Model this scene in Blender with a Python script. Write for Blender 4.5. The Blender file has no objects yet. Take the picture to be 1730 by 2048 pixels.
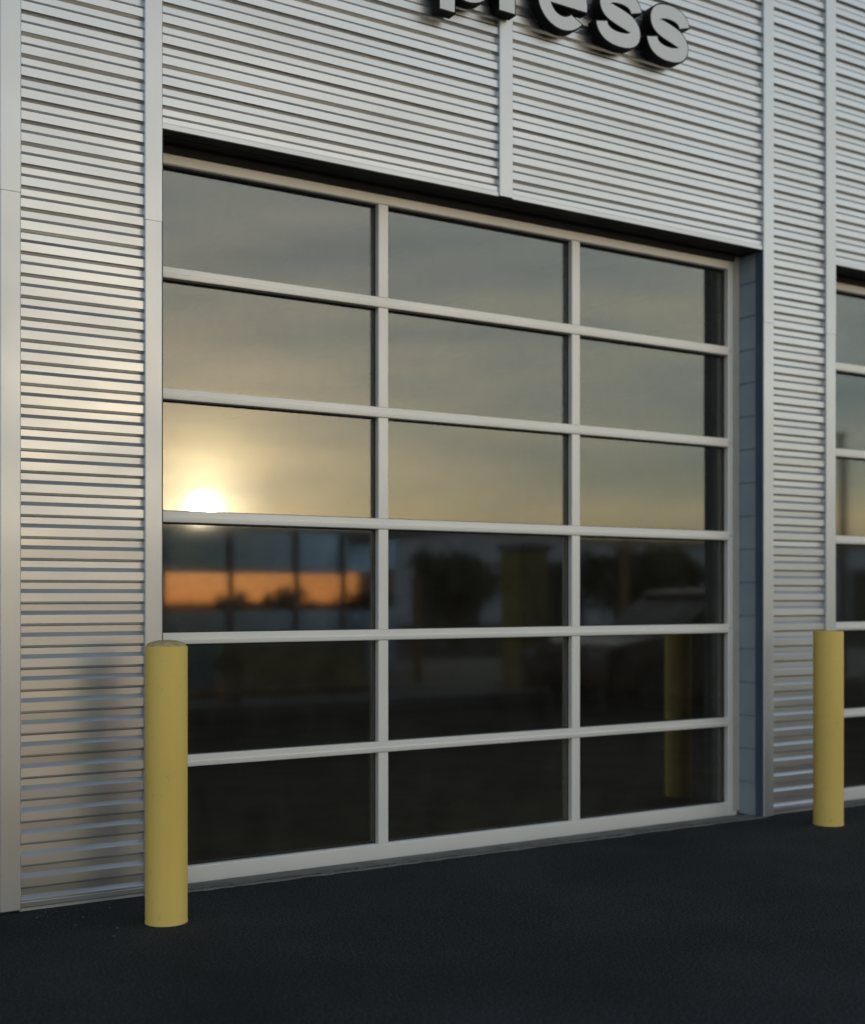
import bpy, bmesh, math, random
from mathutils import Vector, Matrix
R = math.radians
random.seed(7)
scn = bpy.context.scene
COL = scn.collection

# ---------------------------------------------------------------- materials
def nodes(name):
    m = bpy.data.materials.new(name); m.use_nodes = True
    nt = m.node_tree
    return m, nt, nt.nodes['Principled BSDF'], nt.nodes['Material Output']

def ramp(nt, src, stops):
    r = nt.nodes.new('ShaderNodeValToRGB')
    e = r.color_ramp.elements
    while len(e) < len(stops): e.new(0.5)
    for k, (p, c) in enumerate(stops):
        e[k].position = p
        e[k].color = c if len(c) == 4 else (*c, 1)
    nt.links.new(src, r.inputs[0])
    return r.outputs[0]

def noise(nt, scale, detail=3, rough=.5, vec=None, stretch=None):
    n = nt.nodes.new('ShaderNodeTexNoise')
    n.inputs['Scale'].default_value = scale
    n.inputs['Detail'].default_value = detail
    n.inputs['Roughness'].default_value = rough
    if vec is None:
        tc = nt.nodes.new('ShaderNodeTexCoord'); vec = tc.outputs['Object']
    if stretch:
        mp = nt.nodes.new('ShaderNodeMapping'); mp.inputs['Scale'].default_value = stretch
        nt.links.new(vec, mp.inputs[0]); vec = mp.outputs[0]
    nt.links.new(vec, n.inputs['Vector'])
    return n.outputs['Fac']

def bump(nt, bsdf, src, strength, dist):
    b = nt.nodes.new('ShaderNodeBump')
    b.inputs['Strength'].default_value = strength
    b.inputs['Distance'].default_value = dist
    nt.links.new(src, b.inputs['Height'])
    nt.links.new(b.outputs[0], bsdf.inputs['Normal'])
    return b

def simple(name, col, rough=.6, metal=0., var=.12, scale=6., spec=.5, bmp=None, stretch=None, lo=None):
    m, nt, b, o = nodes(name)
    f = noise(nt, scale, 4, .6, stretch=stretch)
    lo_c = lo or tuple(c * (1 - var) for c in col)
    hi_c = tuple(min(1, c * (1 + var)) for c in col)
    nt.links.new(ramp(nt, f, [(.3, lo_c), (.7, hi_c)]), b.inputs['Base Color'])
    b.inputs['Metallic'].default_value = metal
    b.inputs['Specular IOR Level'].default_value = spec
    rr = ramp(nt, noise(nt, scale * 1.7, 3, .5, stretch=stretch),
              [(.3, (max(0, rough - .06),) * 3), (.7, (min(1, rough + .06),) * 3)])
    nt.links.new(rr, b.inputs['Roughness'])
    if bmp: bump(nt, b, noise(nt, bmp[0], 3, .6, stretch=stretch), bmp[1], bmp[2])
    return m

M = {}
M['siding'] = simple('silver_siding', (.575, .583, .592), .36, .90, .04, 1.3, bmp=(.8, .05, .01), stretch=(.6, 1, 2))
M['trim'] = simple('silver_trim', (.58, .592, .602), .40, .78, .03, 1.0, bmp=(.9, .08, .01))
M['door_metal'] = simple('anodised_door_frame', (.90, .865, .81), .46, .15, .02, 2.0, bmp=(2.0, .05, .005))
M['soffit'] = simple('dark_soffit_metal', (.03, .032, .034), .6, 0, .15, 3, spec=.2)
M['navy'] = simple('navy_flashing', (.075, .11, .155), .5, .2, .1, 3)
M['rubber'] = simple('black_rubber', (.02, .02, .022), .7, 0, .2, 8)
M['letter_face'] = simple('grey_acrylic', (.74, .76, .77), .38, 0, .02, 2)
M['letter_can'] = simple('black_can', (.010, .010, .010), .6, 0, .2, 4, spec=.15)
M['interior'] = simple('interior_wall', (.30, .275, .24), .8, 0, .2, 2)
M['interior_floor'] = simple('interior_floor', (.20, .18, .155), .6, 0, .3, 2)
M['joist'] = simple('roof_joist', (.20, .14, .09), .7, 0, .2, 4)
M['track'] = simple('cream_angle', (.55, .52, .46), .55, .1, .10, 5)
M['coping'] = simple('coping_metal', (.5, .5, .5), .45, .7, .05, 2)

def mat_bollard():
    m, nt, b, o = nodes('yellow_paint')
    f = noise(nt, 3.0, 5, .6, stretch=(1, 1, .35))
    c = ramp(nt, f, [(.3, (.80, .57, .145)), (.55, (.85, .61, .16)), (.8, (.88, .66, .21))])
    dirt = noise(nt, 26, 5, .7)
    mk = ramp(nt, dirt, [(.60, (0, 0, 0)), (.70, (1, 1, 1))])
    mx = nt.nodes.new('ShaderNodeMixRGB'); mx.inputs[0].default_value = 0
    mul = nt.nodes.new('ShaderNodeMath'); mul.operation = 'MULTIPLY'; mul.inputs[1].default_value = .28
    nt.links.new(mk, mul.inputs[0]); nt.links.new(mul.outputs[0], mx.inputs[0])
    nt.links.new(c, mx.inputs[1]); mx.inputs[2].default_value = (.38, .27, .08, 1)
    nt.links.new(mx.outputs[0], b.inputs['Base Color'])
    b.inputs['Roughness'].default_value = .62
    b.inputs['Specular IOR Level'].default_value = .3
    bump(nt, b, noise(nt, 160, 3, .6), .15, .002)
    return m
M['bollard'] = mat_bollard()
M['bollard_cap'] = simple('weathered_concrete_cap', (.46, .37, .20), .85, 0, .3, 40, spec=.2, bmp=(90, .4, .004))

def mat_block():
    m, nt, b, o = nodes('blue_painted_block')
    f = noise(nt, 4, 5, .6)
    nt.links.new(ramp(nt, f, [(.3, (.28, .345, .395)), (.7, (.34, .405, .45))]), b.inputs['Base Color'])
    b.inputs['Roughness'].default_value = .7
    bump(nt, b, noise(nt, 120, 4, .7), .35, .004)
    return m
M['block'] = mat_block()

def mat_asphalt():
    m, nt, b, o = nodes('asphalt')
    tc = nt.nodes.new('ShaderNodeTexCoord'); v = tc.outputs['Object']
    big = noise(nt, .9, 5, .6, v)
    c1 = ramp(nt, big, [(.3, (.020, .0225, .0245)), (.7, (.046, .050, .053))])
    fine = noise(nt, 105, 4, .72, v)
    c2 = ramp(nt, fine, [(.36, (.22, .22, .22)), (.52, (.90, .90, .90)), (.68, (2.7, 2.65, 2.6))])
    mx = nt.nodes.new('ShaderNodeMixRGB'); mx.blend_type = 'MULTIPLY'; mx.inputs[0].default_value = 1
    nt.links.new(c1, mx.inputs[1]); nt.links.new(c2, mx.inputs[2])
    # scattered pale grains
    vo = nt.nodes.new('ShaderNodeTexVoronoi'); vo.inputs['Scale'].default_value = 75
    nt.links.new(v, vo.inputs['Vector'])
    sp = ramp(nt, vo.outputs['Distance'], [(.06, (1, 1, 1)), (.13, (0, 0, 0))])
    sel = nt.nodes.new('ShaderNodeSeparateColor'); nt.links.new(vo.outputs['Color'], sel.inputs[0])
    pick = nt.nodes.new('ShaderNodeMath'); pick.operation = 'GREATER_THAN'; pick.inputs[1].default_value = .88
    nt.links.new(sel.outputs[0], pick.inputs[0])
    mul = nt.nodes.new('ShaderNodeMath'); mul.operation = 'MULTIPLY'
    nt.links.new(pick.outputs[0], mul.inputs[0]); nt.links.new(sp, mul.inputs[1])
    m2 = nt.nodes.new('ShaderNodeMixRGB'); nt.links.new(mul.outputs[0], m2.inputs[0])
    nt.links.new(mx.outputs[0], m2.inputs[1]); m2.inputs[2].default_value = (.16, .155, .15, 1)
    nt.links.new(m2.outputs[0], b.inputs['Base Color'])
    b.inputs['Roughness'].default_value = .88
    b.inputs['Specular IOR Level'].default_value = .22
    ad = nt.nodes.new('ShaderNodeMath'); ad.operation = 'ADD'
    nt.links.new(fine, ad.inputs[0]); nt.links.new(noise(nt, 60, 3, .6, v), ad.inputs[1])
    bump(nt, b, ad.outputs[0], 1.0, .010)
    return m
M['asphalt'] = mat_asphalt()

def mat_concrete():
    m, nt, b, o = nodes('worn_concrete')
    f = noise(nt, 7, 6, .65)
    nt.links.new(ramp(nt, f, [(.28, (.10, .095, .085)), (.5, (.20, .19, .17)), (.75, (.27, .26, .235))]), b.inputs['Base Color'])
    b.inputs['Roughness'].default_value = .85
    bump(nt, b, noise(nt, 70, 4, .7), .5, .005)
    return m
M['concrete'] = mat_concrete()
M['line_paint'] = simple('worn_line_paint', (.22, .22, .21), .8, 0, .3, 30)

def mat_glass():
    m, nt, b, o = nodes('coated_door_glass')
    nt.nodes.remove(b)
    lw = nt.nodes.new('ShaderNodeLayerWeight'); lw.inputs['Blend'].default_value = .5
    pw = nt.nodes.new('ShaderNodeMath'); pw.operation = 'POWER'; pw.inputs[1].default_value = 4
    nt.links.new(lw.outputs['Facing'], pw.inputs[0])
    ma = nt.nodes.new('ShaderNodeMath'); ma.operation = 'MULTIPLY_ADD'
    ma.inputs[1].default_value = .88; ma.inputs[2].default_value = .106
    nt.links.new(pw.outputs[0], ma.inputs[0])
    tr = nt.nodes.new('ShaderNodeBsdfTransparent'); tr.inputs[0].default_value = (.80, .78, .71, 1)
    gl = nt.nodes.new('ShaderNodeBsdfGlossy'); gl.inputs['Roughness'].default_value = 0.040
    gl.inputs['Color'].default_value = (.95, .97, .94, 1)
    mx = nt.nodes.new('ShaderNodeMixShader')
    nt.links.new(ma.outputs[0], mx.inputs[0]); nt.links.new(tr.outputs[0], mx.inputs[1]); nt.links.new(gl.outputs[0], mx.inputs[2])
    df = nt.nodes.new('ShaderNodeBsdfDiffuse'); df.inputs[0].default_value = (.42, .40, .35, 1)
    dust = ramp(nt, noise(nt, 5, 6, .7, None, (1, 1, .55)), [(.35, (.006, .006, .006)), (.75, (.030, .030, .030))])
    m2 = nt.nodes.new('ShaderNodeMixShader')
    nt.links.new(dust, m2.inputs[0]); nt.links.new(mx.outputs[0], m2.inputs[1]); nt.links.new(df.outputs[0], m2.inputs[2])
    nt.links.new(m2.outputs[0], o.inputs[0])
    return m
M['glass'] = mat_glass()

# ---------------------------------------------------------------- mesh helpers
class MB:
    def __init__(s): s.bm = bmesh.new()
    def box(s, x0, x1, y0, y1, z0, z1):
        r = bmesh.ops.create_cube(s.bm, size=1)
        for v in r['verts']:
            v.co = Vector((x0 + (v.co.x + .5) * (x1 - x0), y0 + (v.co.y + .5) * (y1 - y0), z0 + (v.co.z + .5) * (z1 - z0)))
        return r['verts']
    def extrude_x(s, prof, x0, x1):       # closed profile of (y, z)
        a = [s.bm.verts.new((x0, y, z)) for y, z in prof]
        b = [s.bm.verts.new((x1, y, z)) for y, z in prof]
        n = len(prof)
        for i in range(n):
            j = (i + 1) % n
            s.bm.faces.new((a[i], a[j], b[j], b[i]))
        s.bm.faces.new(a); s.bm.faces.new(b[::-1])
    def extrude_z(s, prof, z0, z1):       # closed profile of (x, y)
        a = [s.bm.verts.new((x, y, z0)) for x, y in prof]
        b = [s.bm.verts.new((x, y, z1)) for x, y in prof]
        n = len(prof)
        for i in range(n):
            j = (i + 1) % n
            s.bm.faces.new((a[i], a[j], b[j], b[i]))
        s.bm.faces.new(a); s.bm.faces.new(b[::-1])
    def extrude_y(s, prof, y0, y1):       # closed profile of (x, z)
        a = [s.bm.verts.new((x, y0, z)) for x, z in prof]
        b = [s.bm.verts.new((x, y1, z)) for x, z in prof]
        n = len(prof)
        for i in range(n):
            j = (i + 1) % n
            s.bm.faces.new((a[i], a[j], b[j], b[i]))
        s.bm.faces.new(a); s.bm.faces.new(b[::-1])
    def lathe(s, prof, seg=48, x=0, y=0):  # profile of (radius, z), bottom to top
        rings = []
        for r, z in prof:
            if r < 1e-6: rings.append([s.bm.verts.new((x, y, z))])
            else: rings.append([s.bm.verts.new((x + r * math.cos(2 * math.pi * k / seg), y + r * math.sin(2 * math.pi * k / seg), z)) for k in range(seg)])
        for p, q in zip(rings, rings[1:]):
            for k in range(seg):
                k2 = (k + 1) % seg
                if len(p) == 1 and len(q) == 1: continue
                if len(p) == 1: s.bm.faces.new((p[0], q[k2], q[k]))
                elif len(q) == 1: s.bm.faces.new((p[k], p[k2], q[0]))
                else: s.bm.faces.new((p[k], p[k2], q[k2], q[k]))
    def tube(s, a, b, r0, r1, seg=10):
        a, b = Vector(a), Vector(b); d = (b - a).normalized()
        u = d.orthogonal().normalized(); w = d.cross(u)
        A = [s.bm.verts.new(a + (u * math.cos(t) + w * math.sin(t)) * r0) for t in [2 * math.pi * k / seg for k in range(seg)]]
        B = [s.bm.verts.new(b + (u * math.cos(t) + w * math.sin(t)) * r1) for t in [2 * math.pi * k / seg for k in range(seg)]]
        for k in range(seg): s.bm.faces.new((A[k], A[(k + 1) % seg], B[(k + 1) % seg], B[k]))
        s.bm.faces.new(A[::-1]); s.bm.faces.new(B)
    def bevel(s, w, seg=2):
        bmesh.ops.bevel(s.bm, geom=s.bm.edges[:], offset=w, segments=seg, affect='EDGES', clamp_overlap=True)
    def build(s, name, mat, parent=None, smooth=None, loc=None):
        bmesh.ops.recalc_face_normals(s.bm, faces=s.bm.faces)
        me = bpy.data.meshes.new(name); s.bm.to_mesh(me); s.bm.free()
        me.materials.append(mat)
        if smooth is not None:
            me.shade_smooth() if smooth is True else me.shade_smooth()
            if smooth is not True:
                me.set_sharp_from_angle(angle=R(smooth))
        o = bpy.data.objects.new(name, me); COL.objects.link(o)
        if loc: o.location = loc
        if parent: o.parent = parent
        return o

def empty(name, label, cat, loc=(0, 0, 0), rz=0, group=None):
    o = bpy.data.objects.new(name, None); COL.objects.link(o)
    o.location = loc; o.rotation_euler.z = rz
    o['label'] = label; o['category'] = cat
    if group: o['group'] = group
    return o

def tag(o, label=None, cat=None, group=None, kind=None):
    if label: o['label'] = label
    if cat: o['category'] = cat
    if group: o['group'] = group
    if kind: o['kind'] = kind
    return o

def copy_tree(o, parent=None):
    c = o.copy(); COL.objects.link(c); c.parent = parent
    for ch in [q for q in bpy.data.objects if q.parent == o]: copy_tree(ch, c)
    return c

# ---------------------------------------------------------------- the service building
bld = empty('service_building', 'silver corrugated metal service building with tall glazed overhead doors', 'building', (0, 0, 0))

PITCH, PH = .0911, .1010
Y_OUT, Y_IN = .016, .032
HEAD = 3.366
TOP = 5.60
XO = 3.719                 # right jamb line of the opening
BAY = 4.348                # offset from one door bay to the next

def siding_profile(z0, z1, cap=0.0):
    """front of the ribbed sheet as (y, z), bottom to top"""
    # one period from the bottom edge of an outer flat upward: outer flat, sloped shelf in, inner flat, sloped underside out
    per = [(0.000, Y_OUT), (.0015, Y_OUT - .001), (.0365, Y_OUT - .001), (.038, Y_OUT), (.0545, Y_IN), (.0805, Y_IN), (.0900, Y_OUT + .001)]
    pts = []
    k = int((z0 - PH) / PITCH) - 2
    rs = random.Random(int(z0 * 1000) + int(z1 * 77) + siding_profile.n); siding_profile.n += 13
    while PH + k * PITCH < z1 + .1:
        # every flat of the rolled sheet leans a fraction of a degree its own way
        t1, t2, t3 = rs.gauss(0, .0002), rs.gauss(0, .00022), rs.gauss(0, .00014)
        for i, (dz, y) in enumerate(per):
            pts.append((y + (t1 if i in (0, 1) else t2 if i in (2, 3) else t3 if i == 5 else -t3 if i == 4 else 0), PH + k * PITCH + dz))
        k += 1
    out = []
    for (ya, za), (yb, zb) in zip(pts, pts[1:]):
        if za < z0 <= zb: out.append((ya + (yb - ya) * (z0 - za) / (zb - za), z0))
        if z0 < zb < z1: out.append((yb, zb))
        if za < z1 <= zb: out.append((ya + (yb - ya) * (z1 - za) / (zb - za), z1))
    return out

siding_profile.n = 0
def panel(x0, x1, z0, z1, label=None):
    m = MB()
    front = siding_profile(z0, z1)
    m.extrude_x(front + [(.075, z1), (.075, z0)], x0, x1)
    # long sheets are laid in lengths: two shallow subdivisions keep shading stable
    o = m.build('corrugated_panel', M['siding'], bld, smooth=20)
    if label: o['label'] = label
    return o

def trim(x0, x1, z0, z1, seams=()):
    m = MB()
    cuts = [z0] + list(seams) + [z1]
    for i, (a, b) in enumerate(zip(cuts, cuts[1:])):
        e = .0012 * (i % 2)                          # upper length laps over the lower one
        g = .0014 if i else 0
        w = .004
        prof = [(x0 - e, .07), (x0 - e, w - e), (x0 + w - e, -e), (x1 - w + e, -e), (x1 + e, w - e), (x1 + e, .07)]
        m.extrude_z(prof, a + g, b)
    return m.build('corner_trim', M['trim'], bld, smooth=25)

WIN_BACK = .42
# door piers and headers, three door bays long to the right, solid wall to the left
panel(-3.0, -.694, .02, TOP)
trim(-.694, -.609, .012, TOP, (2.978,))
panel(-.609, -.079, .035, TOP)
trim(-.079, 0, -.01, TOP, (2.951,))
for b in range(2):
    o = b * BAY
    panel(o, o + 1.806, HEAD + .028, TOP)
    trim(o + 1.806, o + 1.891, HEAD + .004, TOP)
    panel(o + 1.891, o + XO, HEAD + .028, TOP)
    trim(o + XO, o + XO + .084, .0, TOP, (2.935,))
    panel(o + XO + .084, o + BAY - .087 if b == 0 else o + BAY + 1.5, .03, TOP)
    if b == 0: trim(o + BAY - .087, o + BAY, -.01, TOP, (2.928,))

# base flashing under the piers
def base_flash(x0, x1):
    m = MB()
    m.extrude_x([(.08, -.03), (.022, -.03), (.022, .012), (.013, .018), (.011, .037), (.08, .037)], x0, x1)
    m.build('base_flashing', M['trim'], bld)
base_flash(-.609, -.079)
base_flash(XO + .084, BAY - .087)

for b in range(2):
    o = b * BAY
    # drip lip along the bottom of the header sheet
    for (xa, xb) in ((o + .0005, o + 1.8055), (o + 1.8915, o + XO - .0005)):
        m = MB()
        m.extrude_x([(Y_OUT + .002, HEAD + .027), (Y_OUT - .003, HEAD + .027), (Y_OUT - .004, HEAD + .0245), (Y_OUT - .007, HEAD + .0235),
                     (Y_OUT - .007, HEAD + .002), (Y_OUT - .006, HEAD), (Y_OUT + .002, HEAD)], xa, xb)
        m.build('drip_edge', M['trim'], bld)
    # soffit: stepped dark metal behind the lip
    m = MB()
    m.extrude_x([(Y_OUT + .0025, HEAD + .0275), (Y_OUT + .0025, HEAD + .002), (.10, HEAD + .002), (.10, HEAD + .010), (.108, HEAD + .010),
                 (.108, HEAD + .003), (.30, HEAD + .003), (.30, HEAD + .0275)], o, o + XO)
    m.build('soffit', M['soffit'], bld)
    m = MB(); m.box(o - .1, o + XO + .1, .31, .40, HEAD - .06, TOP - .25); m.build('lintel', M['interior'], bld)

def jamb(x, side):
    """blue painted block reveal, with a smooth navy flashing nearest the wall face"""
    m = MB()
    xa, xb = (x, x + .07) if side > 0 else (x - .07, x)
    z = -.012; k = 0
    while z < HEAD - .01:
        z1 = min(z + .1975, HEAD - .002)
        vs = m.box(xa, xb, .066, .262, z + .004, z1 - .004); z += .2; k += 1
    m.bevel(.004, 2)
    m.box(xa + (.007 if side > 0 else 0), xb - (0 if side > 0 else .007), .07, .26, -.01, HEAD - .001)
    m.build('block_jamb', M['block'], bld)
    m = MB()
    xs = (x - .006, x + .03) if side > 0 else (x - .03, x + .006)
    m.box(xs[0], xs[1], .006, .064, .0, HEAD - .002)
    m.build('jamb_flashing', M['navy'], bld)
    # pier core behind
for b in range(2):
    o = b * BAY
    jamb(o + XO + .0015, 1); jamb(o - .0015, -1)
    # cream steel angle that carries the door track
    for s, x in ((1, o + XO - .001), (-1, o + .001)):
        m = MB()
        pts = [(x, .196), (x - s * .048, .196), (x - s * .048, .200), (x - s * .005, .200), (x - s * .005, .30), (x, .30)]
        m.extrude_z(pts, .012, HEAD - .003)
        m.build('track_angle', M['track'], bld)
# pier cores / inside wall
m = MB()
m.box(-3.0, -.075, .078, .40, -.05, TOP - .25); m.build('pier', M['interior'], bld)
m = MB(); m.box(XO + .075, BAY - .075, .078, .40, -.05, TOP - .25); m.build('pier', M['interior'], bld)
m = MB(); m.box(BAY + XO + .075, BAY + XO + 2.1, .078, .40, -.05, TOP - .25); m.build('pier', M['interior'], bld)
for b in range(2):
    m = MB(); m.box(b * BAY, b * BAY + XO, .078, .30, HEAD + .032, TOP - .25); m.build('header_backing', M['interior'], bld)
# body of the building
L0, R0, BK = -3.0, BAY + XO + 2.1, 11.0
m = MB(); m.box(L0, R0, BK, BK + .2, -.05, TOP - .1); m.build('back_wall', M['interior'], bld)
m = MB(); m.box(L0, L0 + .2, .41, BK - .01, -.05, TOP - .1); m.build('side_wall', M['interior'], bld)
m = MB(); m.box(R0 - .2, R0, .41, BK - .01, -.05, TOP - .1); m.build('side_wall', M['interior'], bld)
m = MB(); m.box(L0, R0, .09, BK + .2, TOP - .24, TOP - .10); m.build('roof', M['interior'], bld)
m = MB(); m.box(L0 - .02, R0 + .02, -.012, .12, TOP + .002, TOP + .09); m.bevel(.01, 2); m.build('parapet_coping', M['coping'], bld)
m = MB(); m.box(L0 + .21, R0 - .21, .42, BK - .02, -.06, -.018); m.build('interior_floor', M['interior_floor'], bld)
for k in range(8):
    x = .3 + k * 1.15
    m = MB(); m.box(x - .06, x + .06, .45, BK - .1, 3.75, 4.05); m.build('roof_joist', M['joist'], bld)

# added black strip under the soffit, standing in for shade on the top rail
for b in range(2):
    o = b * BAY
    m = MB(); m.extrude_x([(.196, HEAD + .002), (.181, HEAD + .002), (.183, HEAD - .018), (.192, HEAD - .036), (.196, HEAD - .036)], o + .051, o + XO - .051)
    m.build('header_shade_strip', M['rubber'], bld)
# ---- overhead door
KD = .9941
PZ = [1.31 + (q - 1.31) * KD for q in (.035, .5445, 1.113, 1.675, 2.240, 2.797, 3.335)]   # middles of bottom rail .. top rail
Y0 = .206
GY = .046
def overhead_door(ox):
    d = bpy.data.objects.new('overhead_door', None); COL.objects.link(d); d.parent = bld
    d.location = (ox, 0, 0)
    xa, xb = -.045, 3.705
    xs_l, xs_r = 3.632, 3.632
    def rail(zc, h, kind):
        m = MB()
        z0, z1 = zc - h / 2, zc + h / 2
        if kind == 'bottom':
            prof = [(Y0 + .06, z0), (Y0, z0), (Y0 - .001, z0 + .003), (Y0 - .001, z1 - .006), (Y0 + .006, z1), (Y0 + .06, z1)]
        elif kind == 'top':
            prof = [(Y0 + .06, z0), (Y0 + .006, z0), (Y0 - .001, z0 + .006), (Y0 - .001, z1), (Y0 + .06, z1)]
        else:   # two section edges meeting: the lower half stands a little proud of the upper
            prof = [(Y0 + .06, z0), (Y0 + .003, z0), (Y0 - .004, z0 + .003), (Y0 - .005, z0 + .006), (Y0 - .005, zc - .004), (Y0 - .003, zc - .001),
                    (Y0 + .001, zc), (Y0 + .001, z1 - .003), (Y0 + .003, z1), (Y0 + .06, z1)]
        m.extrude_x(prof, xa + .048, xs_r)
        m.build('rail', M['door_metal'], d, smooth=30)
    rail(PZ[0] - .0185, .077, 'bottom')
    for z in PZ[1:6]: rail(z, .054, 'mid')
    rail(PZ[6] - .005, .074, 'top')
    def bar(name, x0, x1, z0, z1, y=Y0):
        m = MB(); w = .004
        m.extrude_z([(x0, y + .06), (x0, y + w), (x0 + w, y), (x1 - w, y), (x1, y + w), (x1, y + .06)], z0, z1)
        m.build(name, M['door_metal'], d, smooth=25)
    for k in range(6):
        lo = (PZ[0] + .0205 if k == 0 else PZ[k] + .0275); hi = (PZ[6] - .0425 if k == 5 else PZ[k + 1] - .0275)
        for xm in (1.236, 2.468): bar('mullion', xm - .029, xm + .029, lo, hi)
        for x0, x1 in ((-.045, .0025), (3.6325, 3.705)): bar('end_stile', x0, x1, (-.016 if k == 0 else PZ[k] + .001), (3.345 if k == 5 else PZ[k + 1] - .001), Y0 - .002)
        xs = [0.004, 1.2085, 1.2635, 2.4405, 2.4955, 3.631]
        for i in range(3):
            m = MB()
            m.box(xs[2 * i] - .008, xs[2 * i + 1] + .008, Y0 + GY - .003, Y0 + GY + .003, lo - .006, hi + .006)
            o = m.build('glass_pane', M['glass'], d)
            # each pane sits in its gasket very slightly out of true
            a, b = random.gauss(0, .0012), random.gauss(0, .0012)
            if k == 5: a -= .0036     # the top section leans back into the track
            c = Vector(((xs[2 * i] + xs[2 * i + 1]) / 2, Y0 + GY, (lo + hi) / 2))
            rot = Matrix.Rotation(a, 4, 'X') @ Matrix.Rotation(b, 4, 'Z')
            for v in o.data.vertices: v.co = c + rot @ (v.co - c)
            m = MB()   # black glazing bead round the pane, behind the frame lip
            g = .004
            x0, x1, z0, z1 = xs[2 * i] - .004, xs[2 * i + 1] + .004, lo - .004, hi + .004
            m.box(x0, x0 + g + .004, Y0 + GY - .013, Y0 + GY - .0045, z0, z1); m.box(x1 - g - .004, x1, Y0 + GY - .013, Y0 + GY - .0045, z0, z1)
            m.box(x0 + g + .005, x1 - g - .005, Y0 + GY - .013, Y0 + GY - .0045, z0, z0 + g + .004); m.box(x0 + g + .005, x1 - g - .005, Y0 + GY - .013, Y0 + GY - .0045, z1 - g - .004, z1)
            m.build('glazing_bead', M['rubber'], d)
    m = MB()
    m.extrude_x([(Y0 + .045, -.028), (Y0 + .012, -.028), (Y0 + .003, -.026), (Y0 + .003, -.0175), (Y0 + .045, -.0175)], xa, xb)
    m.build('bottom_seal', M['rubber'], d)
    return d
door = overhead_door(0)
door['label'] = 'wide overhead door reflecting the setting sun'
random.seed(31)
door2 = overhead_door(BAY)
door2['label'] = 'overhead door cut off by the right edge of the photo'

# ---------------------------------------------------------------- ground
m = MB()
n = [(-900, -900), (900, -900), (900, 0), (-900, 0)]
m.bm.faces.new([m.bm.verts.new((x, y, 0)) for x, y in [(-900, -900), (900, -900), (900, .028), (-900, .028)]])
g = m.build('asphalt_ground', M['asphalt']); tag(g, kind='structure')
# broken asphalt edge against the slab: a slightly ragged lip
m = MB()
m.bm.faces.new([m.bm.verts.new((x, y, -.07)) for x, y in [(-900, -900), (900, -900), (900, 900), (-900, 900)]])
g = m.build('earth_ground', M['concrete']); tag(g, kind='structure')
for b in range(2):
    o = b * BAY
    m = MB()
    nx = 160
    x0, x1 = o + .001, o + XO - .001
    top = []
    random.seed(5 + b)
    jit = 0
    for i in range(nx + 1):
        x = x0 + (x1 - x0) * i / nx
        jit = jit * .75 + random.uniform(-.006, .006)
        top.append([m.bm.verts.new((x, -.030 + jit, .003 + random.uniform(0, .002))), m.bm.verts.new((x, .10, -.006)), m.bm.verts.new((x, .45, -.034)),
                    m.bm.verts.new((x, .45, -.068)), m.bm.verts.new((x, -.030 + jit, -.068))])
    for a, c in zip(top, top[1:]):
        for k in range(5): m.bm.faces.new((a[k], a[(k + 1) % 5], c[(k + 1) % 5], c[k]))
    s = m.build('concrete_threshold', M['concrete'])
    tag(s, ['worn concrete threshold slab under the wide sunset door', 'worn concrete threshold slab under the cut off door at the right'][b], 'threshold')

# loose grit washed up against the wall base
M['grit'] = simple('grit', (.055, .053, .05), .9, 0, .6, 60)
random.seed(11)
m = MB()
for k in range(260):
    x = random.choice([random.uniform(-.69, .0), random.uniform(-.1, 3.9), random.uniform(3.6, 4.5)])
    y = -.035 - abs(random.gauss(0, .07)) - (.9 * random.random() ** 3 if k % 3 == 0 else 0)
    r = random.uniform(.0015, .0045) if k % 9 else random.uniform(.004, .008)
    q = bmesh.ops.create_icosphere(m.bm, subdivisions=1, radius=r)
    sc = Vector((random.uniform(.7, 1.4), random.uniform(.7, 1.4), random.uniform(.4, .8)))
    for v in q['verts']: v.co = Vector((x + v.co.x * sc.x, y + v.co.y * sc.y, .0035 + r * .3 + v.co.z * sc.z))
g = m.build('grit', M['grit']); tag(g, 'loose grit scattered along the foot of the wall', 'grit', kind='stuff')

# ---------------------------------------------------------------- bollards
def bollard(x, y, label, dome):
    e = empty('bollard', label, 'bollard', (x, y, 0), 0, 'yellow steel bollards by the door piers')
    r = .0842
    m = MB()
    m.lathe([(r + .001, -.05), (r + .0012, .004), (r, .012), (r, .5), (r, 1.104), (r - .0012, 1.108), (r - .0035, 1.109)], 72)
    # ragged paint edge at the foot
    m.build('post', M['bollard'], e, smooth=40)
    m = MB()
    if dome:
        m.lathe([(r - .0042, 1.100), (r - .0042, 1.1095)] + [((r - .0042) * math.cos(t), 1.1095 + .024 * math.sin(t)) for t in [k * math.pi / 16 for k in range(1, 8)]] + [(0, 1.1335)], 72)
    else:
        m.lathe([(r - .0042, 1.085), (r - .0042, 1.102), (r * .6, 1.106), (0, 1.108)], 72)
    m.build('cap', M['bollard_cap'], e, smooth=50)
    return e
bollard(-.150, -.455, 'yellow steel bollard with a domed top beside the wide left pier', True)
bollard(3.846, -.372, 'yellow steel bollard with a flat top by the narrow pier between the doors', False)

# ---------------------------------------------------------------- raised letters
def offset_loop(p, d):
    """move a closed loop (counter-clockwise = solid on the left) outward by d"""
    out = []; n = len(p)
    for i in range(n):
        a, b, c = Vector(p[i - 1]), Vector(p[i]), Vector(p[(i + 1) % n])
        t1, t2 = (b - a).normalized(), (c - b).normalized()
        n1, n2 = Vector((t1.y, -t1.x)), Vector((t2.y, -t2.x))
        m = (n1 + n2).normalized(); k = max(.5, m.dot(n1))
        out.append(b + m * (d / k))
    return out

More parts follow.
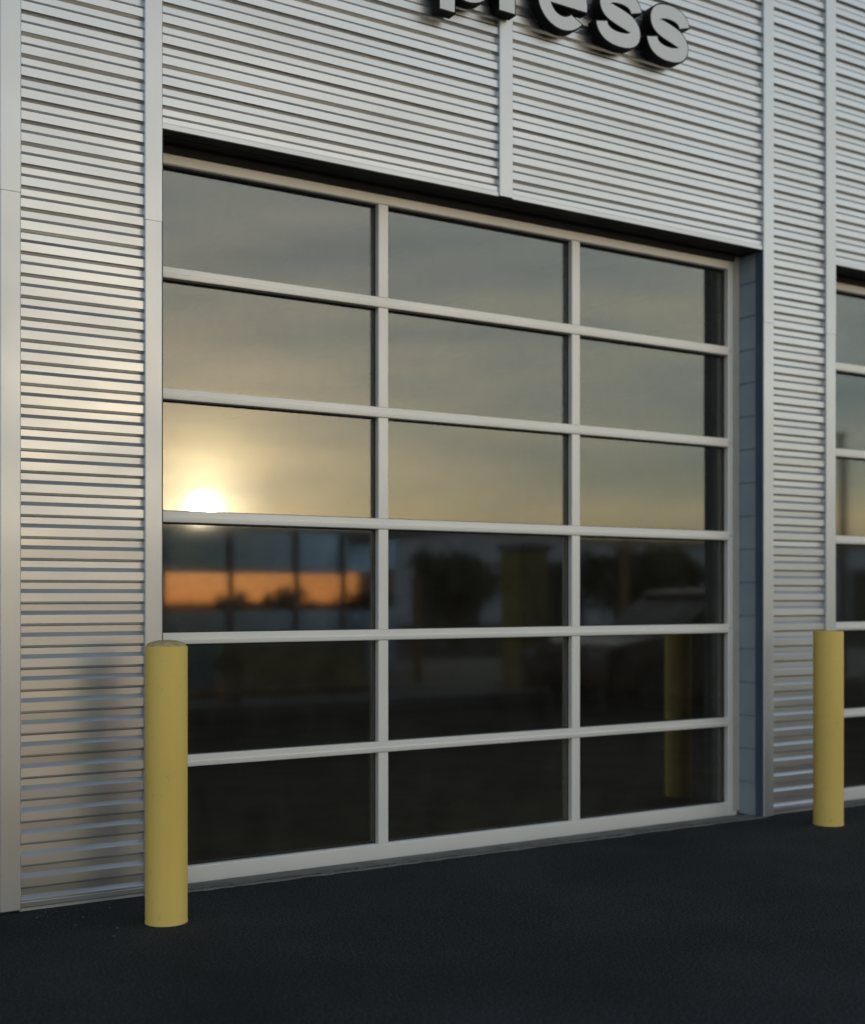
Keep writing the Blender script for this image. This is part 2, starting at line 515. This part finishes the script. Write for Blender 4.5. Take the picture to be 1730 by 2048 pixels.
def bez(p0, p1, p2, p3, n=14):
    return [tuple((1 - t) ** 3 * a + 3 * (1 - t) ** 2 * t * b + 3 * (1 - t) * t * t * c + t ** 3 * d for a, b, c, d in zip(p0, p1, p2, p3)) for t in [i / n for i in range(n + 1)]]

def arc(cx, cy, rx, ry, a0, a1, n=28):
    return [(cx + rx * math.cos(R(a0 + (a1 - a0) * i / n)), cy + ry * math.sin(R(a0 + (a1 - a0) * i / n))) for i in range(n + 1)]

def ccw(p):
    return p if sum(p[i - 1][0] * p[i][1] - p[i][0] * p[i - 1][1] for i in range(len(p))) > 0 else p[::-1]

def glyph(ch):
    """outlines as (solid loop, hole loops), x-height 1; bold grotesque shapes"""
    t = .31
    if ch == 's':
        c = []
        W = 1.02
        for seg in (((.93, .66), (.90, .80), (.76, .865), (.53, .865)), ((.53, .865), (.30, .865), (.17, .80), (.17, .70)),
                    ((.17, .70), (.17, .56), (.36, .545), (.55, .50)), ((.55, .50), (.74, .455), (.89, .43), (.89, .29)),
                    ((.89, .29), (.89, .18), (.74, .125), (.51, .125)), ((.51, .125), (.26, .125), (.10, .20), (.08, .36))):
            q = bez(*seg); c += q if not c else q[1:]
        n = len(c); lft, rgt = [], []
        for i in range(n):
            a, b = Vector(c[max(0, i - 1)]), Vector(c[min(n - 1, i + 1)])
            d = (b - a).normalized(); nn = Vector((-d.y, d.x))
            u = i / (n - 1); h = .128 + .030 * math.exp(-((u - .5) / .14) ** 2) + .012 * (math.exp(-(u / .10) ** 2) + math.exp(-((1 - u) / .10) ** 2))
            lft.append(tuple(Vector(c[i]) + nn * h)); rgt.append(tuple(Vector(c[i]) - nn * h))
        return ccw(lft + rgt[::-1]), []
    if ch == 'e':
        cx, cy, rx, ry, ix, iy = .53, .5, .53, .52, .255, .275
        yb, yt = .405, .60
        ab = math.degrees(math.asin((yb - cy) / ry)); ai = math.degrees(math.asin((yb - cy) / iy)); at = math.degrees(math.asin((yt - cy) / iy))
        o = arc(cx, cy, rx, ry, ab, 322, 60) + arc(cx, cy, ix + .01, iy, 312, 180 - ai, 30)
        hole = arc(cx, cy, ix, iy - .01, at, 180 - at, 26)
        return ccw(o), [ccw(hole)]
    if ch == 'p':
        cx, cy = .56, .5
        o = [(0, -.26), (.30, -.26), (.30, .07)] + arc(cx, cy, .52, .52, 235, 485, 60)[0:] + [(.29, .90), (.29, 1.0), (0, 1.0)]
        return ccw(o), [ccw(arc(cx - .02, cy, .245, .275, 0, 352, 44))]
    o = [(0, 0), (.30, 0), (.30, .47)] + bez((.30, .47), (.31, .66), (.42, .72), (.66, .70)) + [(.66, 1.01)] + bez((.66, 1.01), (.50, 1.03), (.36, .97), (.285, .80)) + [(.285, 1.0), (0, 1.0)]
    return ccw(o), []

def slab(loops, y0, y1, name, mat, parent):
    cu = bpy.data.curves.new(name, 'CURVE'); cu.dimensions = '2D'; cu.fill_mode = 'BOTH'; cu.extrude = (y1 - y0) / 2
    for lp in loops:
        sp = cu.splines.new('POLY'); sp.points.add(len(lp) - 1); sp.use_cyclic_u = True
        for q, c in zip(sp.points, lp): q.co = (c[0], c[1], 0, 1)
    o = bpy.data.objects.new('tmp', cu); COL.objects.link(o)
    dg = bpy.context.evaluated_depsgraph_get(); dg.update()
    me = bpy.data.meshes.new_from_object(o.evaluated_get(dg))
    bpy.data.objects.remove(o); bpy.data.curves.remove(cu)
    mb = MB(); mb.bm.from_mesh(me); bpy.data.meshes.remove(me)
    bmesh.ops.remove_doubles(mb.bm, verts=mb.bm.verts, dist=1e-5)
    for v in mb.bm.verts: v.co = Vector((v.co.x, (y0 + y1) / 2 + v.co.z, v.co.y))
    return mb.build(name, mat, parent, smooth=35)

def letter(ch, x0, x1, z0, z1, label):
    x0, x1, z0, z1 = x0 + .008, x1 + .012, z0 + .012, z1 + .012
    e = empty('sign_letter', label, 'sign letter', (x0, -.012, z0), 0, 'raised letters of the sign above the door')
    o, hs = glyph(ch)
    xs = [p[0] for p in o]; ys = [p[1] for p in o]
    sx = (x1 - x0) / (max(xs) - min(xs)); sz = (z1 - z0) / (max(ys) - min(ys))
    f = lambda lp: [((p[0] - min(xs)) * sx, (p[1] - min(ys)) * sz) for p in lp]
    o = f(o); hs = [f(h) for h in hs]
    face = [offset_loop(o, -.003)] + [offset_loop(h, .003) for h in hs]
    slab(face, -.062, -.057, 'face', M['letter_face'], e)
    can = [offset_loop(o, .0045)] + [offset_loop(h, -.0045) for h in hs]
    slab(can, -.0595, .002, 'return', M['letter_can'], e)
    return e
letter('p', 1.385, 1.710, 4.188, 4.575, 'grey raised letter p, cut off by the top edge, leftmost of the sign')
letter('r', 1.742, 1.960, 4.268, 4.570, 'grey raised letter r whose foot meets the vertical trim above the door')
letter('e', 1.985, 2.310, 4.262, 4.575, 'grey raised letter e with a black edge, between the r and the double s')
letter('s', 2.372, 2.690, 4.262, 4.575, 'grey raised letter s next to the e, first of the double s')
letter('s', 2.730, 3.040, 4.262, 4.575, 'grey raised letter s ending the sign, the only letter wholly in view')

# ---------------------------------------------------------------- what the glass reflects: the far side of the lane
M['kerb'] = simple('kerb_concrete', (.22, .21, .2), .85, 0, .2, 6)
M['blue_panel'] = simple('blue_reflective_panel', (.46, .72, .98), .24, .85, .06, 2)
M['dark_frame'] = simple('bronze_frame', (.04, .035, .03), .5, .3, .1, 3)
M['mullion_grey'] = simple('grey_mullion', (.16, .16, .17), .6, .2, .1, 3)
M['board'] = simple('notice_board', (.33, .29, .15), .7, 0, .5, 3)
M['timber'] = simple('timber', (.36, .21, .10), .75, 0, .25, 5, stretch=(1, 1, 1))
M['pot'] = simple('terracotta', (.30, .18, .10), .8, 0, .2, 8)
M['leaf'] = simple('foliage', (.05, .065, .03), .7, 0, .5, 3)
M['bark'] = simple('bark', (.09, .07, .05), .9, 0, .3, 8)
M['yellow_wall'] = simple('ochre_paint', (.40, .31, .10), .8, 0, .3, 2)
M['grey_clad'] = simple('blue_grey_cladding', (.74, .76, .80), .6, 0, .1, 1)
M['car_paint'] = simple('dark_red_paint', (.07, .035, .03), .3, .2, .05, 2)
M['car_glass'] = simple('dark_car_glass', (.02, .022, .025), .3, 0, .1, 2, spec=.2)
M['tyre'] = simple('tyre', (.02, .02, .02), .8, 0, .1, 6)
M['headlight'] = simple('headlight_lens', (.3, .3, .3), .2, 0, .1, 3)
M['tyre_rim'] = simple('dull_rim', (.06, .06, .06), .6, .2, .1, 3)
M['chrome'] = simple('silver_metal', (.6, .6, .6), .25, .9, .05, 3)

m = MB(); m.box(-30, 40, -6.75, -6.55, -.05, .13); m.bevel(.02, 2); o = m.build('kerb', M['kerb']); tag(o, kind='structure')
m = MB(); m.box(-30, 40, -13.5, -6.76, -.05, .125); o = m.build('pavement', M['kerb']); tag(o, kind='structure')

kio = empty('glazed_kiosk', 'low blue kiosk with an open window band across the lane', 'kiosk', (4.85, -9.5, .125))
def kp(name, mat, *bx):
    m = MB(); m.box(*bx); m.bevel(.006, 1); return m.build(name, mat, kio)
kp('roof', M['grey_clad'], -1.6, 3.5, -2.2, .12, 2.08, 2.17)
kp('fascia', M['blue_panel'], -1.5, 1.45, -.02, .03, 1.52, 2.075)
kp('lower_wall', M['blue_panel'], -1.5, 1.45, -.02, .03, 0, 1.04)
kp('rear_wall', M['blue_panel'], -1.5, 3.4, -2.1, -2.05, 0, 1.0)
kp('rear_fascia', M['blue_panel'], -1.5, 3.4, -2.1, -2.05, 1.60, 2.075)
M['tint'], nt, b_, o_ = nodes('sunset_orange_tint')
nt.nodes.remove(b_)
tr = nt.nodes.new('ShaderNodeBsdfTransparent'); tr.inputs[0].default_value = (.72, .57, .50, 1); nt.links.new(tr.outputs[0], o_.inputs[0])  # pane tint added to turn the yellow sky behind it sunset orange
kp('window', M['tint'], -1.5, 3.4, -2.085, -2.075, 1.0, 1.60)
for x in (-1.43, -1.2, -.28, .66, 1.36): kp('mullion', M['mullion_grey'], x - .032, x + .032, .035, .09, 0, 2.07)

sgn = empty('notice_board', 'long olive notice board on a post in front of the kiosk', 'notice board', (4.75, -7.9, .125))
m = MB(); m.box(-.95, .95, -.02, .02, .12, .60); m.build('panel', M['board'], sgn)
for x in (-.35, .7): m = MB(); m.box(x - .035, x + .035, -.06, -.021, 0, .5); m.build('post', M['timber'], sgn)
m = MB(); m.box(-1.6, 1.2, .03, .15, 0, .09); m.build('sill_beam', M['timber'], sgn)
pl = empty('planter', 'tapered clay planter pot on the far pavement', 'planter', (3.5, -6.95, .125))
m = MB(); m.lathe([(0, 0), (.10, 0), (.16, .26), (.175, .27), (.175, .31), (.15, .31), (.14, .26), (0, .26)], 24); m.build('pot', M['pot'], pl, smooth=40)
def leaf_cloud(name, mat, parent, c, r, cnt, size):
    bm = bmesh.new()
    for k in range(cnt):
        while True:
            p = Vector((random.uniform(-1, 1), random.uniform(-1, 1), random.uniform(-1, 1)))
            if p.length < 1: break
        p = p * (.55 + .45 * random.random())
        q = Vector((c[0] + p.x * r[0], c[1] + p.y * r[1], c[2] + p.z * r[2]))
        u = Vector((random.gauss(0, 1), random.gauss(0, 1), random.gauss(0, 1))).normalized(); w = u.orthogonal().normalized()
        s = size * random.uniform(.6, 1.4)
        bm.faces.new([bm.verts.new(q + u * s), bm.verts.new(q + w * s * .5), bm.verts.new(q - u * s), bm.verts.new(q - w * s * .5)])
    mb = MB(); mb.bm.free(); mb.bm = bm
    return mb.build(name, mat, parent)
leaf_cloud('plant', M['leaf'], pl, (0, 0, .42), (.2, .2, .18), 220, .04)

yc = empty('ochre_pillar', 'ochre painted square pillar across the lane', 'pillar', (7.75, -7.4, .125))
m = MB(); m.box(-.22, .22, -.22, .22, 0, 1.75); m.bevel(.015, 2); m.build('shaft', M['yellow_wall'], yc)
m = MB(); m.box(-.26, .26, -.26, .26, 1.752, 1.84); m.bevel(.01, 2); m.build('capstone', M['kerb'], yc)
for (x, y, hh) in ((7.1, -9.0, 1.35),):
    p = empty('timber_post', 'slim timber post standing across the lane', 'post', (x, y, .125))
    m = MB(); m.box(-.05, .05, -.05, .05, 0, hh); m.bevel(.01, 1); m.build('shaft', M['timber'], p)
    m = MB(); m.lathe([(0, hh), (.07, hh), (0, hh + .07)], 4); m.build('cap', M['timber'], p)

up = empty('utility_pole', 'brown utility pole across the lane', 'pole', (12.0, -10.5, 0))
m = MB(); m.tube((0, 0, 0), (0, 0, 2.35), .07, .06, 14); m.build('shaft', M['timber'], up, smooth=40)
m = MB(); m.box(-.25, .25, -.03, .03, 2.1, 2.18); m.build('arm', M['timber'], up)

wh = empty('backdrop', 'added blue grey warehouse beyond the lane', 'building', (50, -42, 0))  # added block that keeps the bright low sky out of the glass reflection
m = MB(); m.box(-24, 30, -3, 0, 0, 4.12); m.build('wall', M['grey_clad'], wh)
m = MB(); m.box(-24.4, 30.4, -3.4, .3, 4.125, 4.34); m.build('roof', M['dark_frame'], wh)
for k in range(9):
    x = -21 + k * 5.6
    m = MB(); m.box(x - 1.6, x + 1.6, .005, .06, 0, 2.9); m.build('door', M['dark_frame'], wh)

def tree(x, y, hgt, rad, label):
    t = empty('tree', label, 'tree', (x, y, 0), 0, 'trees across the lane')
    m = MB(); m.tube((0, 0, 0), (.1, 0, hgt * .55), .16, .09, 10)
    for k in range(6):
        a = k * 1.05 + random.random(); zz = hgt * (.3 + .05 * k)
        m.tube((.06, 0, zz), (math.cos(a) * rad * .7, math.sin(a) * rad * .7, zz + hgt * .28), .06, .02, 6)
    m.build('trunk', M['bark'], t, smooth=50)
    bm = None
    mb = MB()
    for k in range(9):
        a = random.uniform(0, 6.28); rr = rad * random.uniform(.1, .75)
        c = (math.cos(a) * rr, math.sin(a) * rr, hgt * random.uniform(.45, .86)); s = rad * random.uniform(.3, .55)
        for q in range(330):
            p = Vector((random.gauss(0, .45), random.gauss(0, .45), random.gauss(0, .4))) * s + Vector(c)
            u = Vector((random.gauss(0, 1), random.gauss(0, 1), random.gauss(0, 1))).normalized(); w = u.orthogonal().normalized(); z = .13 * random.uniform(.6, 1.4)
            mb.bm.faces.new([mb.bm.verts.new(p + u * z), mb.bm.verts.new(p + w * z * .5), mb.bm.verts.new(p - u * z), mb.bm.verts.new(p - w * z * .5)])
    mb.build('crown', M['leaf'], t)
tree(17.5, -17, 2.45, 1.0, 'dark bare edged tree across the lane nearest the pole')
tree(15.5, -21, 2.5, 1.2, 'low spreading tree across the lane')
tree(24.0, -22, 2.7, 1.3, 'tallest dark tree across the lane')

for k, (x, y, hh, lab) in enumerate(((6.2, -13.2, 1.50, 'round dark shrub behind the kiosk window'), (7.3, -13.6, 1.62, 'tall ragged dark shrub behind the kiosk window'), (9.0, -14.0, 1.56, 'broad dark shrub behind the end of the kiosk'))):
    sh = empty('shrub', lab, 'shrub', (x, y, .0), 0, 'shrubs behind the kiosk')
    m = MB(); m.tube((0, 0, 0), (0, 0, hh * .6), .04, .02, 8); m.build('stem', M['bark'], sh)
    leaf_cloud('foliage', M['leaf'], sh, (0, 0, hh * .62), (.5 + .15 * k, .4, hh * .38), 1300, .06)
# parked car
car = empty('parked_car', 'dark brown hatchback parked across the lane', 'car', (9.2, -5.9, 0))
def car_part(name, mat, prof, y0, y1, bev):
    m = MB(); m.extrude_y(prof, y0, y1); m.bevel(bev, 3); return m.build(name, mat, car, smooth=40)
body = [(-2.0, .28), (-2.02, .55), (-1.9, .74), (-1.0, .86), (-.9, .88), (1.75, .92), (1.98, .8), (2.0, .3), (1.7, .22), (-1.7, .22)]
car_part('body', M['car_paint'], body, -.82, .82, .05)
cab = [(-.95, .87), (-.25, 1.33), (.2, 1.39), (1.1, 1.36), (1.75, .92)]
car_part('cabin', M['car_glass'], cab, -.72, .72, .05)
car_part('roof', M['car_paint'], [(-.28, 1.335), (-.2, 1.40), (.3, 1.43), (1.15, 1.395), (1.2, 1.35)], -.70, .70, .02)
for x in (-1.3, 1.25):
    for s in (-1, 1):
        m = MB(); m.tube((x, s * .62, .31), (x, s * .84, .31), .31, .31, 28); w = m.build('wheel', M['tyre'], car, smooth=40)
        m = MB(); m.tube((x, s * .80, .31), (x, s * .85, .31), .19, .18, 20); m.build('rim', M['tyre_rim'], w, smooth=40)
for s in (-1, 1):
    m = MB(); m.box(-2.03, -1.9, s * .62 - .14, s * .62 + .14, .56, .68); m.bevel(.02, 2); m.build('headlight', M['headlight'], car)

lp = empty('lamp_post', 'tall dark lamp post across the lane', 'lamp post', (35.8, -26, 0))
m = MB(); m.tube((0, 0, 0), (0, 0, 7.2), .16, .14, 14); m.build('pole', M['dark_frame'], lp, smooth=40)
m = MB(); m.box(-.2, .2, -.2, .2, 7.2, 7.32); m.bevel(.02, 2); m.build('lamp_head', M['dark_frame'], lp)

# ---------------------------------------------------------------- camera
H, D, X0, TH = 1.31, 5.3726, 1.9633, R(32.03)
cam = bpy.data.cameras.new('camera'); co = bpy.data.objects.new('camera', cam); COL.objects.link(co)
co.location = (-X0, -D, H)
co.rotation_euler = (R(90), 0, -TH)
cam.sensor_fit = 'HORIZONTAL'; cam.sensor_width = 36
cam.lens = 36 * 2550 / 1730
cam.shift_y = (1192 - 1024) / 1730
cam.clip_end = 5000
cam.dof.use_dof = True; cam.dof.focus_distance = 5.55; cam.dof.aperture_fstop = 1.5
scn.camera = co

# ---------------------------------------------------------------- light
AZ, EL = R(21.8), R(4.02)
to_sun = Vector((math.sin(AZ) * math.cos(EL), -math.cos(AZ) * math.cos(EL), math.sin(EL)))
sun = bpy.data.lights.new('sun', 'SUN'); so = bpy.data.objects.new('sun', sun); COL.objects.link(so)
sun.energy = .03; sun.angle = R(.65); sun.color = (1, .82, .62)
so.rotation_euler = (-to_sun).to_track_quat('-Z', 'Y').to_euler()
so.location = to_sun * 50

w = bpy.data.worlds.new('World'); scn.world = w; w.use_nodes = True
nt = w.node_tree; L = nt.links
bg = nt.nodes['Background']
def mth(op, a, b=None, c=None, clamp=False):
    n = nt.nodes.new('ShaderNodeMath'); n.operation = op; n.use_clamp = clamp
    for i, v in enumerate((a, b, c)):
        if v is None: continue
        if isinstance(v, (int, float)): n.inputs[i].default_value = v
        else: L.new(v, n.inputs[i])
    return n.outputs[0]
def mixc(kind, f, a, b):
    n = nt.nodes.new('ShaderNodeMixRGB'); n.blend_type = kind
    for i, v in enumerate((f, a, b)):
        if isinstance(v, (int, float)): n.inputs[i].default_value = v
        elif isinstance(v, tuple): n.inputs[i].default_value = (*v, 1)
        else: L.new(v, n.inputs[i])
    return n.outputs[0]
tc = nt.nodes.new('ShaderNodeTexCoord'); gen = tc.outputs['Generated']
sky = nt.nodes.new('ShaderNodeTexSky'); sky.sky_type = 'NISHITA'; sky.sun_disc = False
sky.sun_elevation = EL; sky.sun_rotation = R(180) - AZ
sky.air_density = .8; sky.dust_density = .3; sky.ozone_density = 2.0
sep = nt.nodes.new('ShaderNodeSeparateXYZ'); L.new(gen, sep.inputs[0])
z = mth('MAXIMUM', sep.outputs[2], 0.0)
dot = nt.nodes.new('ShaderNodeVectorMath'); dot.operation = 'DOT_PRODUCT'; L.new(gen, dot.inputs[0]); dot.inputs[1].default_value = to_sun
cosd = dot.outputs['Value']
ang = mth('ARCCOSINE', mth('MINIMUM', mth('MAXIMUM', cosd, -1), .99999))
# thin evening cloud veil, by height above the horizon (z = sin elevation)
veil_w = ramp(nt, z, [(0, (1.05, .72, .34)), (.035, (.90, .68, .38)), (.07, (.72, .67, .51)), (.11, (.62, .65, .58)), (.19, (.60, .665, .655)), (.32, (.62, .71, .74)), (.55, (.33, .40, .48)), (1, (.05, .07, .10))])
veil_e = ramp(nt, z, [(0, (.55, .58, .70)), (.2, (.46, .54, .68)), (.5, (.22, .28, .37)), (1, (.05, .07, .10))])
side = mth('MULTIPLY_ADD', cosd, .5, .5, True)
side = ramp(nt, side, [(.30, (0, 0, 0)), (.80, (1, 1, 1))])
veil = mixc('MIX', side, veil_e, veil_w)
# streaky clouds
az_ = mth('ARCTAN2', sep.outputs[0], mth('MULTIPLY', sep.outputs[1], -1))
el_ = mth('ARCSINE', sep.outputs[2])
cmb = nt.nodes.new('ShaderNodeCombineXYZ'); L.new(az_, cmb.inputs[0]); L.new(el_, cmb.inputs[1])
cl = mth('MULTIPLY_ADD', noise(nt, 1.0, 6, .6, cmb.outputs[0], (2.6, 24, 0)), .5, mth('MULTIPLY', noise(nt, 1.0, 5, .55, cmb.outputs[0], (3.0, 7.0, 0)), .5))
clouds = ramp(nt, cl, [(.39, (.60, .70, .78)), (.5, (1, 1, 1)), (.61, (1.48, 1.32, 1.06))])
veil = mixc('MULTIPLY', 1.0, veil, clouds)
# glow of the sun through the cloud
g1 = mth('POWER', 2.718, mth('MULTIPLY', mth('POWER', mth('DIVIDE', ang, R(1.9)), 2), -1))
g2 = mth('POWER', 2.718, mth('MULTIPLY', mth('DIVIDE', ang, R(3.2)), -1))
g3 = mth('POWER', 2.718, mth('MULTIPLY', mth('DIVIDE', ang, R(14)), -1))
glow = mixc('ADD', 1.0, mixc('MULTIPLY', 1.0, (6.0, 5.2, 3.4), g1), mixc('MULTIPLY', 1.0, (3.9, 2.8, 1.55), g2))
glow = mixc('ADD', 1.0, glow, mixc('MULTIPLY', 1.0, (.46, .30, .12), g3))
streak = ramp(nt, noise(nt, 1.0, 5, .55, cmb.outputs[0], (6, 42, 0)), [(.32, (.55, .55, .60)), (.68, (1.35, 1.30, 1.2))])
glow = mixc('MULTIPLY', 1.0, glow, streak)
total = mixc('ADD', 1.0, veil, glow)
# Nishita sky behind the veil, strength 0.08
nsk = mixc('MULTIPLY', 1.0, sky.outputs[0], (.05, .05, .05))
total = mixc('ADD', 1.0, total, nsk)
total = mixc('MULTIPLY', 1.0, total, ramp(nt, mth('MULTIPLY_ADD', sep.outputs[2], 10, .5, True), [(.45, (.02, .02, .02)), (.499, (1, 1, 1))]))
L.new(total, bg.inputs['Color']); bg.inputs['Strength'].default_value = 1.0

# ---------------------------------------------------------------- render settings
scn.view_settings.view_transform = 'Standard'; scn.view_settings.look = 'None'
scn.view_settings.exposure = .30; scn.view_settings.gamma = 1
scn.cycles.max_bounces = 10; scn.cycles.transparent_max_bounces = 16
scn.cycles.sample_clamp_indirect = 6
scn.cycles.caustics_reflective = False; scn.cycles.caustics_refractive = False
